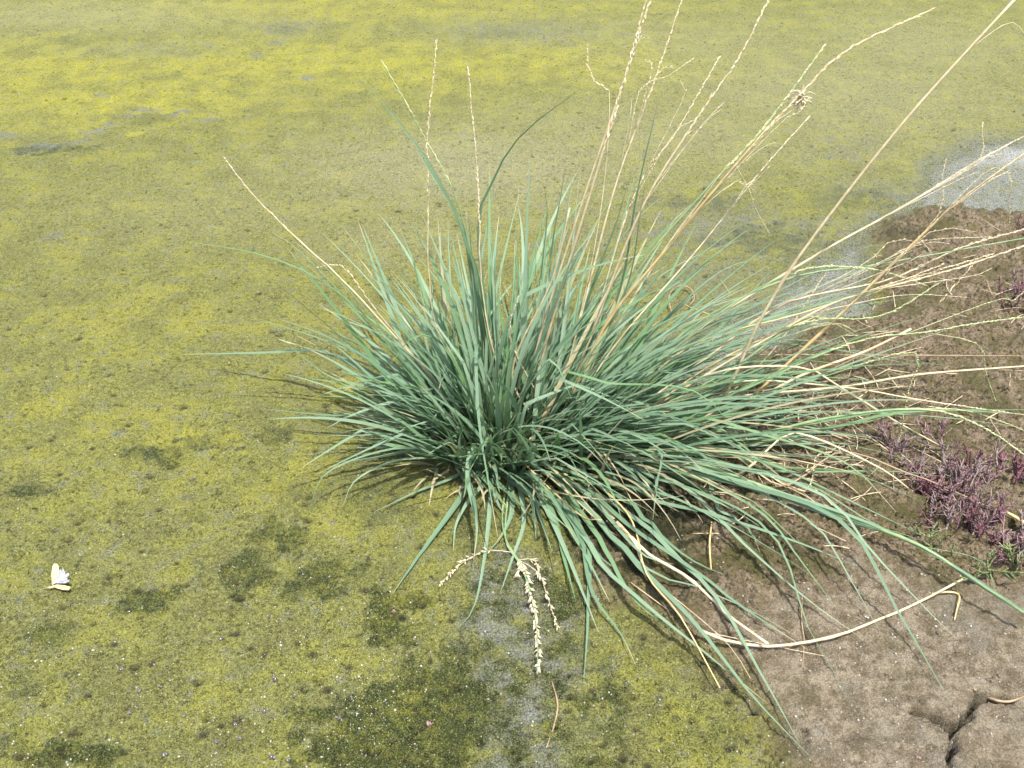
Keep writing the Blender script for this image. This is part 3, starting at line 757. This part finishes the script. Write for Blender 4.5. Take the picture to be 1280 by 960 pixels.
S5 = stalk([(700,530),(755,410),(830,315),(925,200),(1000,118),(1060,62),(1165,12)], ('y',.10), .0021, M_gold, M_husk, (.66, 54),
      [(.50, [(925,225),(945,262),(965,297)], 12), (.55, [(945,190),(970,178)], 7), (.58, [(980,150),(1003,138),(1012,120)], 7), (.58, [(955,165),(990,138)], 6), (.42, [(915,200),(922,218),(950,245)], 5)], hl=.010)
S6 = stalk([(705,530),(770,430),(865,320),(950,215),(1012,145)], ('y',.14), .0012, M_straw, M_husk, (.70, 22), [(.78, [(945,225),(962,208)], 6), (.74, [(935,230),(948,238)], 5)])
stalk([(705,525),(790,350),(880,240),(950,165),(1030,58)], ('y',.13), .0014, M_culm, M_seed, (.72, 60), hl=.008, hw=.0014)
stalk([(740,560),(880,525),(950,400),(1005,312),(1130,152),(1275,-8)], ('y',.06), .0023, M_straw, None, None, [(.93, [(1262,28),(1285,48)], 0)], knots=2)
stalk([(740,550),(850,430),(1015,322),(1130,258),(1215,205),(1300,160)], ('y',.12), .0019, M_straw, M_husk, (.80, 16),
      [(.72, [(1205,215),(1235,195),(1252,192)], 6), (.78, [(1223,200),(1227,170),(1229,152)], 10), (.76, [(1222,215),(1220,235)], 6)])
stalk([(740,560),(890,530),(1000,440),(1130,316),(1200,250),(1300,178)], ('y',.08), .0024, M_gold, M_straw, (.80, 10),
      [(.66, [(1172,270),(1176,230),(1183,198)], 12), (.78, [(1232,215),(1255,214)], 4), (.84, [(1257,215),(1262,250),(1262,280)], 12), (.5, [(1150,300),(1180,285),(1220,290)], 6)])
stalk([(760,560),(900,521),(1000,470),(1080,440),(1139,411)], ('y',.02), .0026, M_straw, None, None, [], knots=2)
stalk([(900,520),(1000,480),(1139,411),(1180,372),(1222,324)], ('y',.05), .0012, M_brown, M_husk, (.86, 10), knots=1, base_Y=1.22)
stalk([(760,545),(900,500),(1050,484),(1150,468),(1290,457)], ('z',.08), .0021, M_straw, None, None, [(.55, [(1075,500),(1090,515)], 0)])
stalk([(760,545),(880,470),(998,459),(1050,484),(1110,521),(1180,560)], ('z',.03), .0016, M_straw, None, None)
stalk([(760,545),(900,480),(1052,484),(1150,500),(1290,520)], ('z',.06), .0013, M_straw, M_husk, (.8, 10))
stalk([(750,550),(880,470),(1000,400),(1060,372),(1180,340),(1290,304)], ('y',.04), .0017, M_straw, M_husk, (.74, 34),
      [(.62, [(1120,352),(1160,342),(1192,340)], 10), (.58, [(1105,372),(1150,368),(1212,372)], 10), (.7, [(1215,345),(1240,335)], 6)], hl=.010)
stalk([(750,545),(880,450),(980,380),(1110,350),(1200,310),(1290,284)], ('y',.08), .0017, M_straw, M_husk, (.74, 30),
      [(.56, [(1100,330),(1150,302),(1240,296)], 16), (.55, [(1120,318),(1160,303),(1188,305)], 10), (.53, [(1080,330),(1115,300),(1150,304)], 8), (.6, [(1140,325),(1152,318)], 5)], hl=.010)
stalk([(760,550),(900,450),(1060,380),(1150,345),(1240,318)], ('y',.05), .0012, M_gold, M_husk, (.82, 14))
stalk([(770,550),(900,450),(967,444),(1100,444),(1290,445)], ('z',.05), .0012, M_brown, None, None)
stalk([(750,555),(870,520),(960,445),(1040,330)], ('y',.10), .0010, M_straw, M_husk, (.8, 10))
stalk([(750,555),(850,440),(1000,392),(1100,360),(1180,330)], ('y',.05), .0011, M_gold, M_husk, (.8, 12))
stalk([(690,545),(640,470),(690,350),(712,260)], ('y',.03), .0017, M_straw, None, None, knots=1)
stalk([(700,540),(640,430),(648,370)], ('y',.00), .0013, M_straw, M_husk, (.6, 12), knots=1)
stalk([(640,530),(548,420),(535,200),(546,50)], ('y',.08), .0012, M_straw, M_husk, (.62, 34), wob=.0008, hl=.008)
stalk([(640,530),(605,380),(598,230),(585,85)], ('y',.07), .0012, M_straw, M_husk, (.62, 34), wob=.0006, hl=.007)
stalk([(630,530),(580,280),(530,170),(478,77)], ('y',.08), .0011, M_culm, M_seed, (.72, 34), hl=.007, hw=.001)
stalk([(600,540),(450,372),(370,297),(320,248),(280,197)], ('y',.05), .0013, M_straw, M_husk, (.80, 12), wob=.0006)
stalk([(600,540),(480,400),(430,335),(395,335)], ('y',.0), .0010, M_straw, M_husk, (.7, 12))
stalk([(600,545),(470,460),(400,440),(350,425)], ('z',.10), .0010, M_culm, M_seed, (.74, 30), hl=.007, hw=.0011)
stalk([(690,540),(745,300),(762,120),(738,100),(735,55)], ('y',.16), .0006, M_straw, M_husk, (.88, 8), knots=0)
# dead stems falling forward and to the right
stalk([(680,560),(700,592),(760,645),(850,768),(934,806),(1018,801),(1085,781),(1152,751),(1203,724)], ('z',.035), .0022, M_straw, None, None, [(.42, [(905,800),(938,848)], 0), (.56, [(960,806),(1030,820)], 0)], n=30)
stalk([(680,565),(735,622),(800,685),(860,722),(905,765),(960,805)], ('z',.045), .0026, M_husk, None, None, n=26)
stalk([(700,570),(783,640),(808,717),(850,770),(900,860)], ('z',.012), .0013, M_gold, None, None, n=24)
stalk([(680,560),(640,560),(720,640),(752,650)], ('z',.05), .0013, M_gold, None, None)
stalk([(760,560),(900,600),(980,545),(1020,548),(1100,585),(1135,610)], ('z',.03), .0018, M_straw, None, None)
stalk([(780,560),(900,560),(1000,615),(1020,570),(1040,565)], ('z',.04), .0013, M_straw, None, None)
stalk([(780,560),(960,610),(1050,565),(1130,590),(1160,600),(1250,640)], ('z',.02), .0014, M_brown, None, None)
# green flowering stalks to the right
stalk([(760,550),(900,500),(1060,430),(1160,415),(1215,405),(1290,395)], ('y',.0), .0019, M_culm, M_seed, (.55, 40), [(.80, [(1222,430),(1232,465),(1245,502)], 34), (.76, [(1245,375),(1262,378),(1283,362)], 12)], hl=.008, hw=.0014)
stalk([(740,555),(900,550),(1050,520),(1160,512),(1230,535),(1285,572)], ('z',.08), .0022, M_culm, M_seed, (.76, 60), [(.72, [(1200,512),(1260,530),(1295,545)], 30)], hl=.008, hw=.0015)
stalk([(740,550),(900,470),(1000,405),(1100,395),(1180,350)], ('y',.03), .0014, M_culm, M_seed, (.6, 44), [(.58, [(1040,405),(1070,415)], 16), (.5, [(1000,400),(1030,398),(1070,420)], 20)], hl=.008, hw=.0013)
stalk([(740,550),(850,430),(980,345),(1080,335),(1160,358)], ('y',.04), .0014, M_culm, M_seed, (.66, 44), hl=.009, hw=.0014)
stalk([(740,545),(850,420),(980,350),(1100,330),(1290,296)], ('y',.07), .0013, M_culm, None, None)
stalk([(740,540),(870,578),(1050,644),(1150,682),(1220,728),(1290,772)], ('z',.055), .0028, M_culm, None, None, [(.80, [(1225,700),(1245,740)], 10)])
stalk([(760,550),(1000,480),(1140,440),(1135,490),(1122,560)], ('z',.03), .0009, M_culm, M_seed, (.62, 34), hl=.007)
# the drooping head in front of the tussock
stalk([(640,575),(635,620),(632,675),(650,705),(664,745),(671,790),(672,842)], ('z',.016), .0014, M_culm, M_seed, (.62, 0.0001 and 1 or 1), n=24)
front = stalk([(640,575),(628,640),(634,678),(655,712),(667,760),(672,800),(672,838)], ('z',.014), .0013, M_culm, M_husk, (.56, 95),
      [(.50, [(610,688),(580,702),(549,731)], 34), (.54, [(672,715),(684,745),(697,785)], 44), (.56, [(652,705),(646,722)], 20), (.54, [(668,700),(674,722)], 20)], n=26, hl=.0105, hw=.0023)
# the pale web-like tuft of old husks on the golden stalk
hb = MB(); pc = Vector(U(1001, 122, S5.location.y + TC.y + .075))
for k in range(90):
    d = Vector((random.gauss(0, 1), random.gauss(0, 1), random.gauss(0, 1))).normalized(); hb.husk(pc + d*abs(random.gauss(0, .005)), d + Vector((-.5, 0, -.4)), random.uniform(.004, .012), .0012)
for k in range(9):
    a = random.uniform(0, 6.28); L = random.uniform(.010, .026); p1 = pc + Vector((math.cos(a)*L, random.gauss(0, .004), math.sin(a)*L*.7))
    hb.tube(smooth_path([pc, pc.lerp(p1, .5) + Vector((0, 0, .006)), p1], 5), .0005, 4)
hb.build('husk_tuft', M_husk, S5, pc)

# ------------------------------------------------------------------ young grass, litter
def tuft(px, n, h, label):
    c = Vector(G(*px)); c.z = zg(c.x, c.y); e = empty('young_grass_tuft', c); tag(e, label, 'grass')
    for k in range(n):
        a = random.random()*6.28; P = [c + Vector((random.gauss(0, .006), random.gauss(0, .006), -.002))]; th = R(random.uniform(0, 22)); L = h*random.uniform(.5, 1)
        for i in range(7):
            th += R(random.uniform(0, 7)); P.append(P[-1] + Vector((math.sin(th)*math.cos(a), math.sin(th)*math.sin(a), math.cos(th)))*(L/7))
        mb = MB(); mb.ribbon(P, blade_widths(7, .0034), rnd=random.choice([.36, .50, .23])); mb.build('leaf_blade', M_leaf, e, P[0])
tuft((965,545), 12, .060, 'small tuft of fresh upright green grass on the mud under the leaning leaves')
tuft((935,530), 8, .045, 'tiny fresh green grass shoots in the shade against the tussock edge')

lt = MB()
for k in range(230):
    px = random.gauss(1000, 95); py = random.gauss(560, 75)
    if random.random() < .3: px, py = random.uniform(1000, 1330), random.uniform(300, 640)
    c = Vector(G(px, py)); L = random.uniform(.015, .075); a = random.random()*3.14; bnd = random.gauss(0, .14)
    P = []; p = c.copy()
    for i in range(6):
        p = p + Vector((math.cos(a)*L/6, math.sin(a)*L/6, 0)); a += bnd/3; P.append(p.copy())
    zs = GZ([v.x for v in P], [v.y for v in P])
    lift = max(float(z)-(float(zs[0])*(1-i/5)+float(zs[-1])*i/5) for i, z in enumerate(zs)); zr = random.random()*.003
    for i, v in enumerate(P): v.z = float(zs[0])*(1-i/5)+float(zs[-1])*i/5 + max(lift, 0)*.8 + .0012 + zr
    if random.random() < .8: lt.tube(P, .0003+random.random()*.0004, 4, random.random())
    else: lt.ribbon(P, [.0006, .0014, .0018, .0016, .0012, .0006], rnd=random.random(), dry=1.0)
o = lt.build('straw_litter', M_straw); tag(o, 'scattered dead straw bits lying on the brown mud', 'litter', None, 'stuff')

def loose(px, r, m, label, h=.004, name='dry_straw'):
    P = []
    for a, b in px:
        g = G(a, b, .02 if a > 780 else 0); z = zg(g[0], g[1]); q = G(a, b, z+h); P.append(q)
    P = smooth_path(P, 16); mb = MB(); mb.tube(P, [r*(.7+.5*math.sin(3.0*i/16+.2)) for i in range(17)], 6, .3); o = mb.build(name, m, None, P[0]); tag(o, label, 'straw'); return o
loose([(1218,862),(1228,868),(1240,874),(1262,877),(1290,866)], .0016, M_brown, 'brown root strand lying across the end of the mud crack')
loose([(1165,742),(1185,740),(1199,744),(1196,762),(1193,775)], .0011, M_gold, 'short hooked straw on the tan mud by the end of the long dead stalk')
loose([(840,392),(836,372),(846,358),(862,360),(868,372),(862,382)], .0013, M_brown, 'curled pale brown straw loop behind the tussock on the grey silt', .012)
loose([(690,852),(697,880),(693,905),(683,935)], .0010, M_brown, 'faint thin brown straw on the mossy mud below the drooping seed head', .001)
loose([(890,650),(887,680),(889,712)], .0011, M_gold, 'thin upright golden straw against the dark mud edge', .012)
loose([(1258,640),(1275,650),(1300,668)], .0022, M_gold, 'thick golden straw poking out of the purple plant', .012)
loose([(1003,745),(1002,775),(1005,800),(1003,835)], .0007, M_brown, 'very thin straight straw on tan mud between two leaning leaves', .002)

# ------------------------------------------------------------------ fleshy purple plants
def jointed(mb, p, d, L, r, seg=None, curve=.25):
    """a fleshy stem of short swollen joints"""
    n = seg or max(3, int(L/.0045)); P = []; rad = []; q = p.copy(); d = d.normalized()
    for i in range(n):
        for t, k in ((0, .72), (.25, 1.0), (.75, 1.08), (.98, .78)):
            P.append(q + d*(L/n)*t); rad.append(r*k*(1-.35*(i+t)/n))
        q = q + d*(L/n); d = (d + Vector((random.gauss(0, curve*.3), random.gauss(0, curve*.3), abs(random.gauss(0, curve*.3))))).normalized()
    P.append(q + d*r*.6); rad.append(r*.25)
    mb.tube(P, rad, 5, random.random()); return P
def glasswort(px, n, h, spread, label, mats, group='fleshy purple plants on the mud', name='glasswort_plant', lean=(0, 0)):
    c = Vector(G(*px, .02)); c.z = zg(c.x, c.y); e = empty(name, c); tag(e, label, 'plant', group)
    for k in range(n):
        a = random.random()*6.28; th = R(random.uniform(8, 78)); off = Vector((random.gauss(0, spread*.3), random.gauss(0, spread*.3), 0))
        b = c + off; b.z = zg(b.x, b.y)-.002
        d = Vector((math.sin(th)*math.cos(a)+lean[0], math.sin(th)*math.sin(a)+lean[1], math.cos(th)*.9+.12))
        L = h*random.uniform(.5, 1.1); mb = MB(); r = random.uniform(.0011, .0019)
        P = jointed(mb, b, d, L, r)
        for j in range(random.randint(4, 8)):
            t = random.uniform(.25, .95); i = int(t*(len(P)-2)); dd = (P[i+1]-P[i]).normalized()
            o_ = Matrix.Rotation(random.random()*6.28, 3, dd) @ dd.orthogonal().normalized()
            jointed(mb, P[i], dd*.9 + o_*.8, random.uniform(.008, .022)*(1.2-t*.5), r*.78)
        mb.build('branch', random.choice(mats), e, b)
    return e
PM = [M_purple, M_purple, M_purple2, M_maroon]
glasswort((1168,618), 34, .050, .075, 'dense purple fleshy plant between the leaning leaves and the mud', PM)
glasswort((1212,650), 44, .055, .085, 'largest purple and maroon fleshy plant, with a dark gap at its foot', PM)
glasswort((1262,688), 26, .045, .06, 'low purple plant straggling beside green knobbly stems', PM)
glasswort((1218,596), 7, .050, .03, 'small maroon plant with one stout upright stem under the green seed head', [M_purple, M_maroon, M_maroon])
glasswort((1172,560), 4, .060, .02, 'thin grey-purple plant with a tall single stem crossed by white straw', [M_purple2, M_purple])
glasswort((1102,560), 5, .040, .02, 'small grey-purple sprig at the outer edge of the plants, under the long green stalk', [M_purple2, M_purple])
glasswort((1264,600), 8, .040, .04, 'small red-brown plant beside the hanging green seed head', [M_maroon, M_purple])
glasswort((1135,585), 14, .045, .05, 'loose grey-purple plant at the near-clump end of the purple patch', [M_purple2, M_purple])
glasswort((1200,610), 16, .050, .06, 'grey-purple plant in the middle of the purple patch, behind the largest one', [M_purple2, M_purple, M_purple2])
glasswort((1272,384), 16, .060, .05, 'purple plant on the far brown mud, behind the pale straw tips', PM)
glasswort((1292,300), 10, .070, .05, 'dark purple plant near the puddle, cut by the picture edge', [M_purple, M_maroon])
e = glasswort((1240,722), 9, .050, .07, 'knobbly green fleshy stems lying on mud below the purple plant', [M_greenstem], None, 'green_glasswort', (-.5, .2))
glasswort((1166,690), 4, .030, .02, 'short knobbly green stem standing on mud under the thick green stalk', [M_greenstem], None, 'green_glasswort')

# ------------------------------------------------------------------ the moth
mc = Vector(G(66, 734)); mc.z = zg(mc.x, mc.y)+.002
moth = empty('moth', mc); tag(moth, 'small cream and white moth with wings spread, lying on the algae', 'moth')
def wing(name, outline, m, z0, z1, ribs=0):
    """outline in pixels; the wing rises from z0 at the body to z1 at its far edge and has a thickness"""
    P = [Vector(G(a, b, mc.z)) for a, b in outline]; root = P[0]; mx = max((p-root).length for p in P)
    top = []
    for i, p in enumerate(P):
        t = (p-root).length/mx; top.append(Vector((p.x, p.y, mc.z + z0 + (z1-z0)*t + (.0009 if i % 2 and ribs else 0))))
    me_ = MB(); n = len(top)
    for dz in (0, -.0005):
        for p in top: me_.v.append(p + Vector((0, 0, dz))); me_.uv.append((0, 0)); me_.t.append((.2, 0, 0, 1))
    for i in range(1, n-1): me_.f.append((0, i, i+1)); me_.f.append((n, n+i+1, n+i))
    for i in range(n): j = (i+1) % n; me_.f.append((i, n+i, n+j, j))
    return me_.build(name, m, moth, root, smooth=False)
wing('forewing', [(66,733),(66,722),(68,714),(70,711),(74,711),(76,714),(75,722),(71,731)], M_wing_c, .003, .010)
wing('forewing', [(66,734),(72,733),(82,735),(90,738),(88,742),(80,741),(72,738)], M_wing_c, .003, .007)
wing('hindwing', [(69,732),(74,723),(77,717),(80,719),(81,716),(84,721),(83,723),(88,722),(89,724),(85,728),(87,728),(86,730),(90,730),(89,733),(84,734),(75,733)], M_wing_w, .004, .009, 1)
mb = MB(); b0 = Vector(G(70, 733, mc.z+.003)); b1 = Vector(G(59, 735, mc.z+.002))
mb.tube([b0.lerp(b1, i/8) for i in range(9)], [.0006, .0012, .0015, .0016, .0014, .0011, .0013, .0010, .0003], 7); mb.build('body', M_body, moth, b0)
for s_ in (-1, 1):
    mb = MB(); mb.tube([b1, b1 + Vector((-.003, s_*.0015, .001)), b1 + Vector((-.006, s_*.004, .0012))], .00018, 4); mb.build('antenna', M_body, moth, b1)

# ------------------------------------------------------------------ snails, grit, bubbles
def snail(px, r, label, m=M_shell, group='tiny wet snail shells on the algae'):
    c = Vector(G(*px)); c.z = zg(c.x, c.y)
    e = MB(); az = random.random()*6.28; ax = Vector((math.cos(az), math.sin(az), .35)).normalized(); u = ax.orthogonal().normalized(); v = ax.cross(u)
    P = []; rad = []; turns = 2.6
    for i in range(26):
        t = i/25; th = t*turns*6.28; rr = r*(1-t)**1.1*.55
        P.append(c + Vector((0, 0, r*.55)) + ax*(r*1.9*t-r*.5) + (u*math.cos(th)+v*math.sin(th))*rr); rad.append(max(r*.58*(1-t)**1.05, r*.06))
    e.tube(P, rad, 7, random.random()); o = e.build('snail_shell', m, None, c)
    tag(o, label, 'snail', group); return o
uniq = {(343,849): 'tiny glossy snail shell above the pair of dark holes near the lower algae',
        (492,766): 'small pale snail shell sitting in the round dark algae patch'}
for p, r in (((175,864),.0030),((200,859),.0024),((231,897),.0027),((164,894),.0026),((208,946),.0034),((361,951),.0028),((277,799),.0028),((391,756),.0030),((336,772),.0032),
             ((152,838),.0030),((193,831),.0025),((295,905),.0030),((425,900),.0034),((368,870),.0032),((494,832),.0030),((440,875),.0028),((375,712),.0028),((340,948),.0038),((300,925),.0030),((162,767),.0026),
             ((402,757),.0024),((330,888),.0030),((272,928),.0028),((120,678),.0024)):
    snail(p, r, 'tiny dark glossy snail shell on the algae crust')
snail((343,849), .0036, uniq[(343,849)]); snail((492,766), .0034, uniq[(492,766)], M_shell2)
snail((537,907), .0040, 'reddish snail shell lying in the largest dark green algae patch', M_shell2)
snail((746,754), .0040, 'dark glossy snail shell under the front leaves at the mud edge')
snail((1140,962), .0032, 'brown snail shell on tan mud beside the crack', M_shell2, None)

bb = MB()
for k in range(1500):
    u_ = random.random()
    if u_ < .40: px, py = random.gauss(300, 190), random.gauss(860, 75)
    elif u_ < .50: px, py = random.gauss(455, 30), random.gauss(880, 40)
    elif u_ < .93: px, py = random.gauss(1090, 100), random.gauss(830, 75)
    else: px, py = random.uniform(640, 1000), random.uniform(640, 950)
    if py > 1000: continue
    c = Vector(G(px, py)); z = zg(c.x, c.y); r = random.uniform(.0003, .0010) + (.0010 if random.random() < .06 else 0)
    bb.blobm(Vector((c.x, c.y, z+r*.25)), r, (1, random.uniform(.7, 1), random.uniform(.6, .9)), random.random()*3, 6, 4)
o = bb.build('bubbles', M_bubble); tag(o, 'tiny shiny water bubbles on the wet algae and mud', 'bubbles', None, 'stuff')
def crumbs(name, n, xy, smin, smax, sq, label, lift=.2):
    """small lumps of the crust itself: same substance and colours as the ground they sit on"""
    cx, cy = xy; cz = GZ(cx, cy); m_ = len(cx)
    base = np.array([(1,0,0),(.5,.87,0),(-.5,.87,0),(-1,0,0),(-.5,-.87,0),(.5,-.87,0),(.1,.1,1),(0,0,-.6)], float)
    tri = np.array([(i, (i+1) % 6, 6) for i in range(6)] + [((i+1) % 6, i, 7) for i in range(6)])
    sz = smin + (smax-smin)*rng.random(m_)**2.2; el = rng.uniform(.5, 1, m_); th = rng.random(m_)*6.28
    V = base[None]*(1+.45*(rng.random((m_, 8, 3))-.5)); V[:, :, 1] *= el[:, None]; V[:, :, 2] *= (sq*rng.uniform(.5, 1.2, m_))[:, None]
    V *= sz[:, None, None]; c_, s_ = np.cos(th)[:, None], np.sin(th)[:, None]
    VX = V[:, :, 0]*c_ - V[:, :, 1]*s_ + cx[:, None]; VY = V[:, :, 0]*s_ + V[:, :, 1]*c_ + cy[:, None]; VZ = V[:, :, 2] + cz[:, None] + (lift*sz)[:, None]
    F = (tri[None] + (np.arange(m_)*8)[:, None, None]).reshape(-1, 3)
    me = bpy.data.meshes.new(name); me.vertices.add(m_*8); me.vertices.foreach_set('co', np.stack([VX, VY, VZ], 2).astype(np.float32).ravel())
    me.loops.add(F.size); me.polygons.add(len(F)); me.loops.foreach_set('vertex_index', F.astype(np.int32).ravel()); me.polygons.foreach_set('loop_start', np.arange(0, F.size, 3, dtype=np.int32))
    me.update(calc_edges=True); me.polygons.foreach_set('use_smooth', np.ones(len(F), bool))
    i = np.clip(np.searchsorted(xs, cx), 0, nx-1); j = np.clip(np.searchsorted(ys, cy), 0, ny-1); kk = np.repeat(j*nx+i, 8)
    for nm, (a, b, c) in (('mask_a', (brown, dark, silt)), ('mask_b', (yel, pale, wetn)), ('mask_c', (tanm, pitm*0, moss))):
        at = me.attributes.new(nm, 'FLOAT_COLOR', 'POINT'); at.data.foreach_set('color', np.stack([a[kk], b[kk], c[kk], np.ones(len(kk))], 1).astype(np.float32).ravel())
    me.materials.append(M_ground); ob = bpy.data.objects.new(name, me); C.objects.link(ob); tag(ob, label, 'crumbs', None, 'stuff')
def scatter(n, pick):
    px = rng.uniform(-60, 1340, n); py = rng.uniform(-10, 1000, n)
    g = np.array([G(a, b)[:2] for a, b in zip(px, py)]); k = pick(g[:, 0], g[:, 1]); return g[k, 0], g[k, 1]
def mask_at(m_, x, y): return m_[np.clip(np.searchsorted(ys, y), 0, ny-1)*nx + np.clip(np.searchsorted(xs, x), 0, nx-1)]
crumbs('algae_crumbs', 0, scatter(70000, lambda x, y: (mask_at(silt, x, y) < .8) & (mask_at(brown, x, y) < .6) & (perlin(x*16, y*16)+perlin(x*50, y*50) > -.25+rng.random(len(x))*.5-.2)), .0008, .0026, .24, 'small crumbs and curls of algae crust scattered over the mat')
crumbs('mud_crumbs', 0, scatter(60000, lambda x, y: (mask_at(brown, x, y) > .4) & (perlin(x*14, y*14)+perlin(x*45, y*45) - .9*mask_at(tanm, x, y) > rng.random(len(x))*.6-.35)), .0008, .0034, .42, 'crumbs of brown mud scattered over the bank')
# tiny upright filaments of the dark wet algae patches
dx, dy = scatter(90000, lambda x, y: (mask_at(dark, x, y) > .35+.5*rng.random(len(x))) & (mask_at(brown, x, y) < .8)); dx = dx[:9000]; dy = dy[:9000]
tz = GZ(dx, dy); nT = len(dx); a_ = rng.random(nT)*6.28; h_ = rng.uniform(.0015, .0055, nT); w_ = .0006; ln_ = rng.uniform(-.8, .8, nT)*h_; l2_ = rng.uniform(-.8, .8, nT)*h_
ca, sa = np.cos(a_)*w_, np.sin(a_)*w_
V = np.stack([np.stack([dx-ca, dy-sa, tz-.0005], 1), np.stack([dx+ca, dy+sa, tz-.0005], 1), np.stack([dx+ln_*.6+ca*.8, dy+l2_*.6+sa*.8, tz+h_*.7], 1), np.stack([dx+ln_*.6-ca*.8, dy+l2_*.6-sa*.8, tz+h_*.7], 1), np.stack([dx+ln_*1.3, dy+l2_*1.3, tz+h_], 1)], 1).reshape(-1, 3)
F = []
for i in range(nT): b = 5*i; F += [(b, b+1, b+2, b+3), (b+3, b+2, b+4)]
M_fil = simple('dark_algae_filament', (.020, .040, .010), (.110, .130, .035), 200, .5, .4, .1)
mf = bpy.data.meshes.new('algae_filaments'); mf.from_pydata(V.tolist(), [], F); mf.materials.append(M_fil); of = bpy.data.objects.new('algae_filaments', mf); C.objects.link(of)
tag(of, 'fine dark green algae filaments in the wet patches', 'algae', None, 'stuff')
gb = MB()
for k in range(1500):
    px, py = random.uniform(-40, 1320), random.uniform(350, 990)
    c = Vector(G(px, py)); z = zg(c.x, c.y); r = random.uniform(.0006, .0018)
    gb.blobm(Vector((c.x, c.y, z+r*.2)), r, (1, random.uniform(.6, 1), random.uniform(.5, .8)), random.random()*3, 5, 3, random.random(), .5)
o = gb.build('mud_grit', M_grit); tag(o, 'fine grit and mud crumbs scattered over the ground', 'grit', None, 'stuff')
print('blades', len(blades))
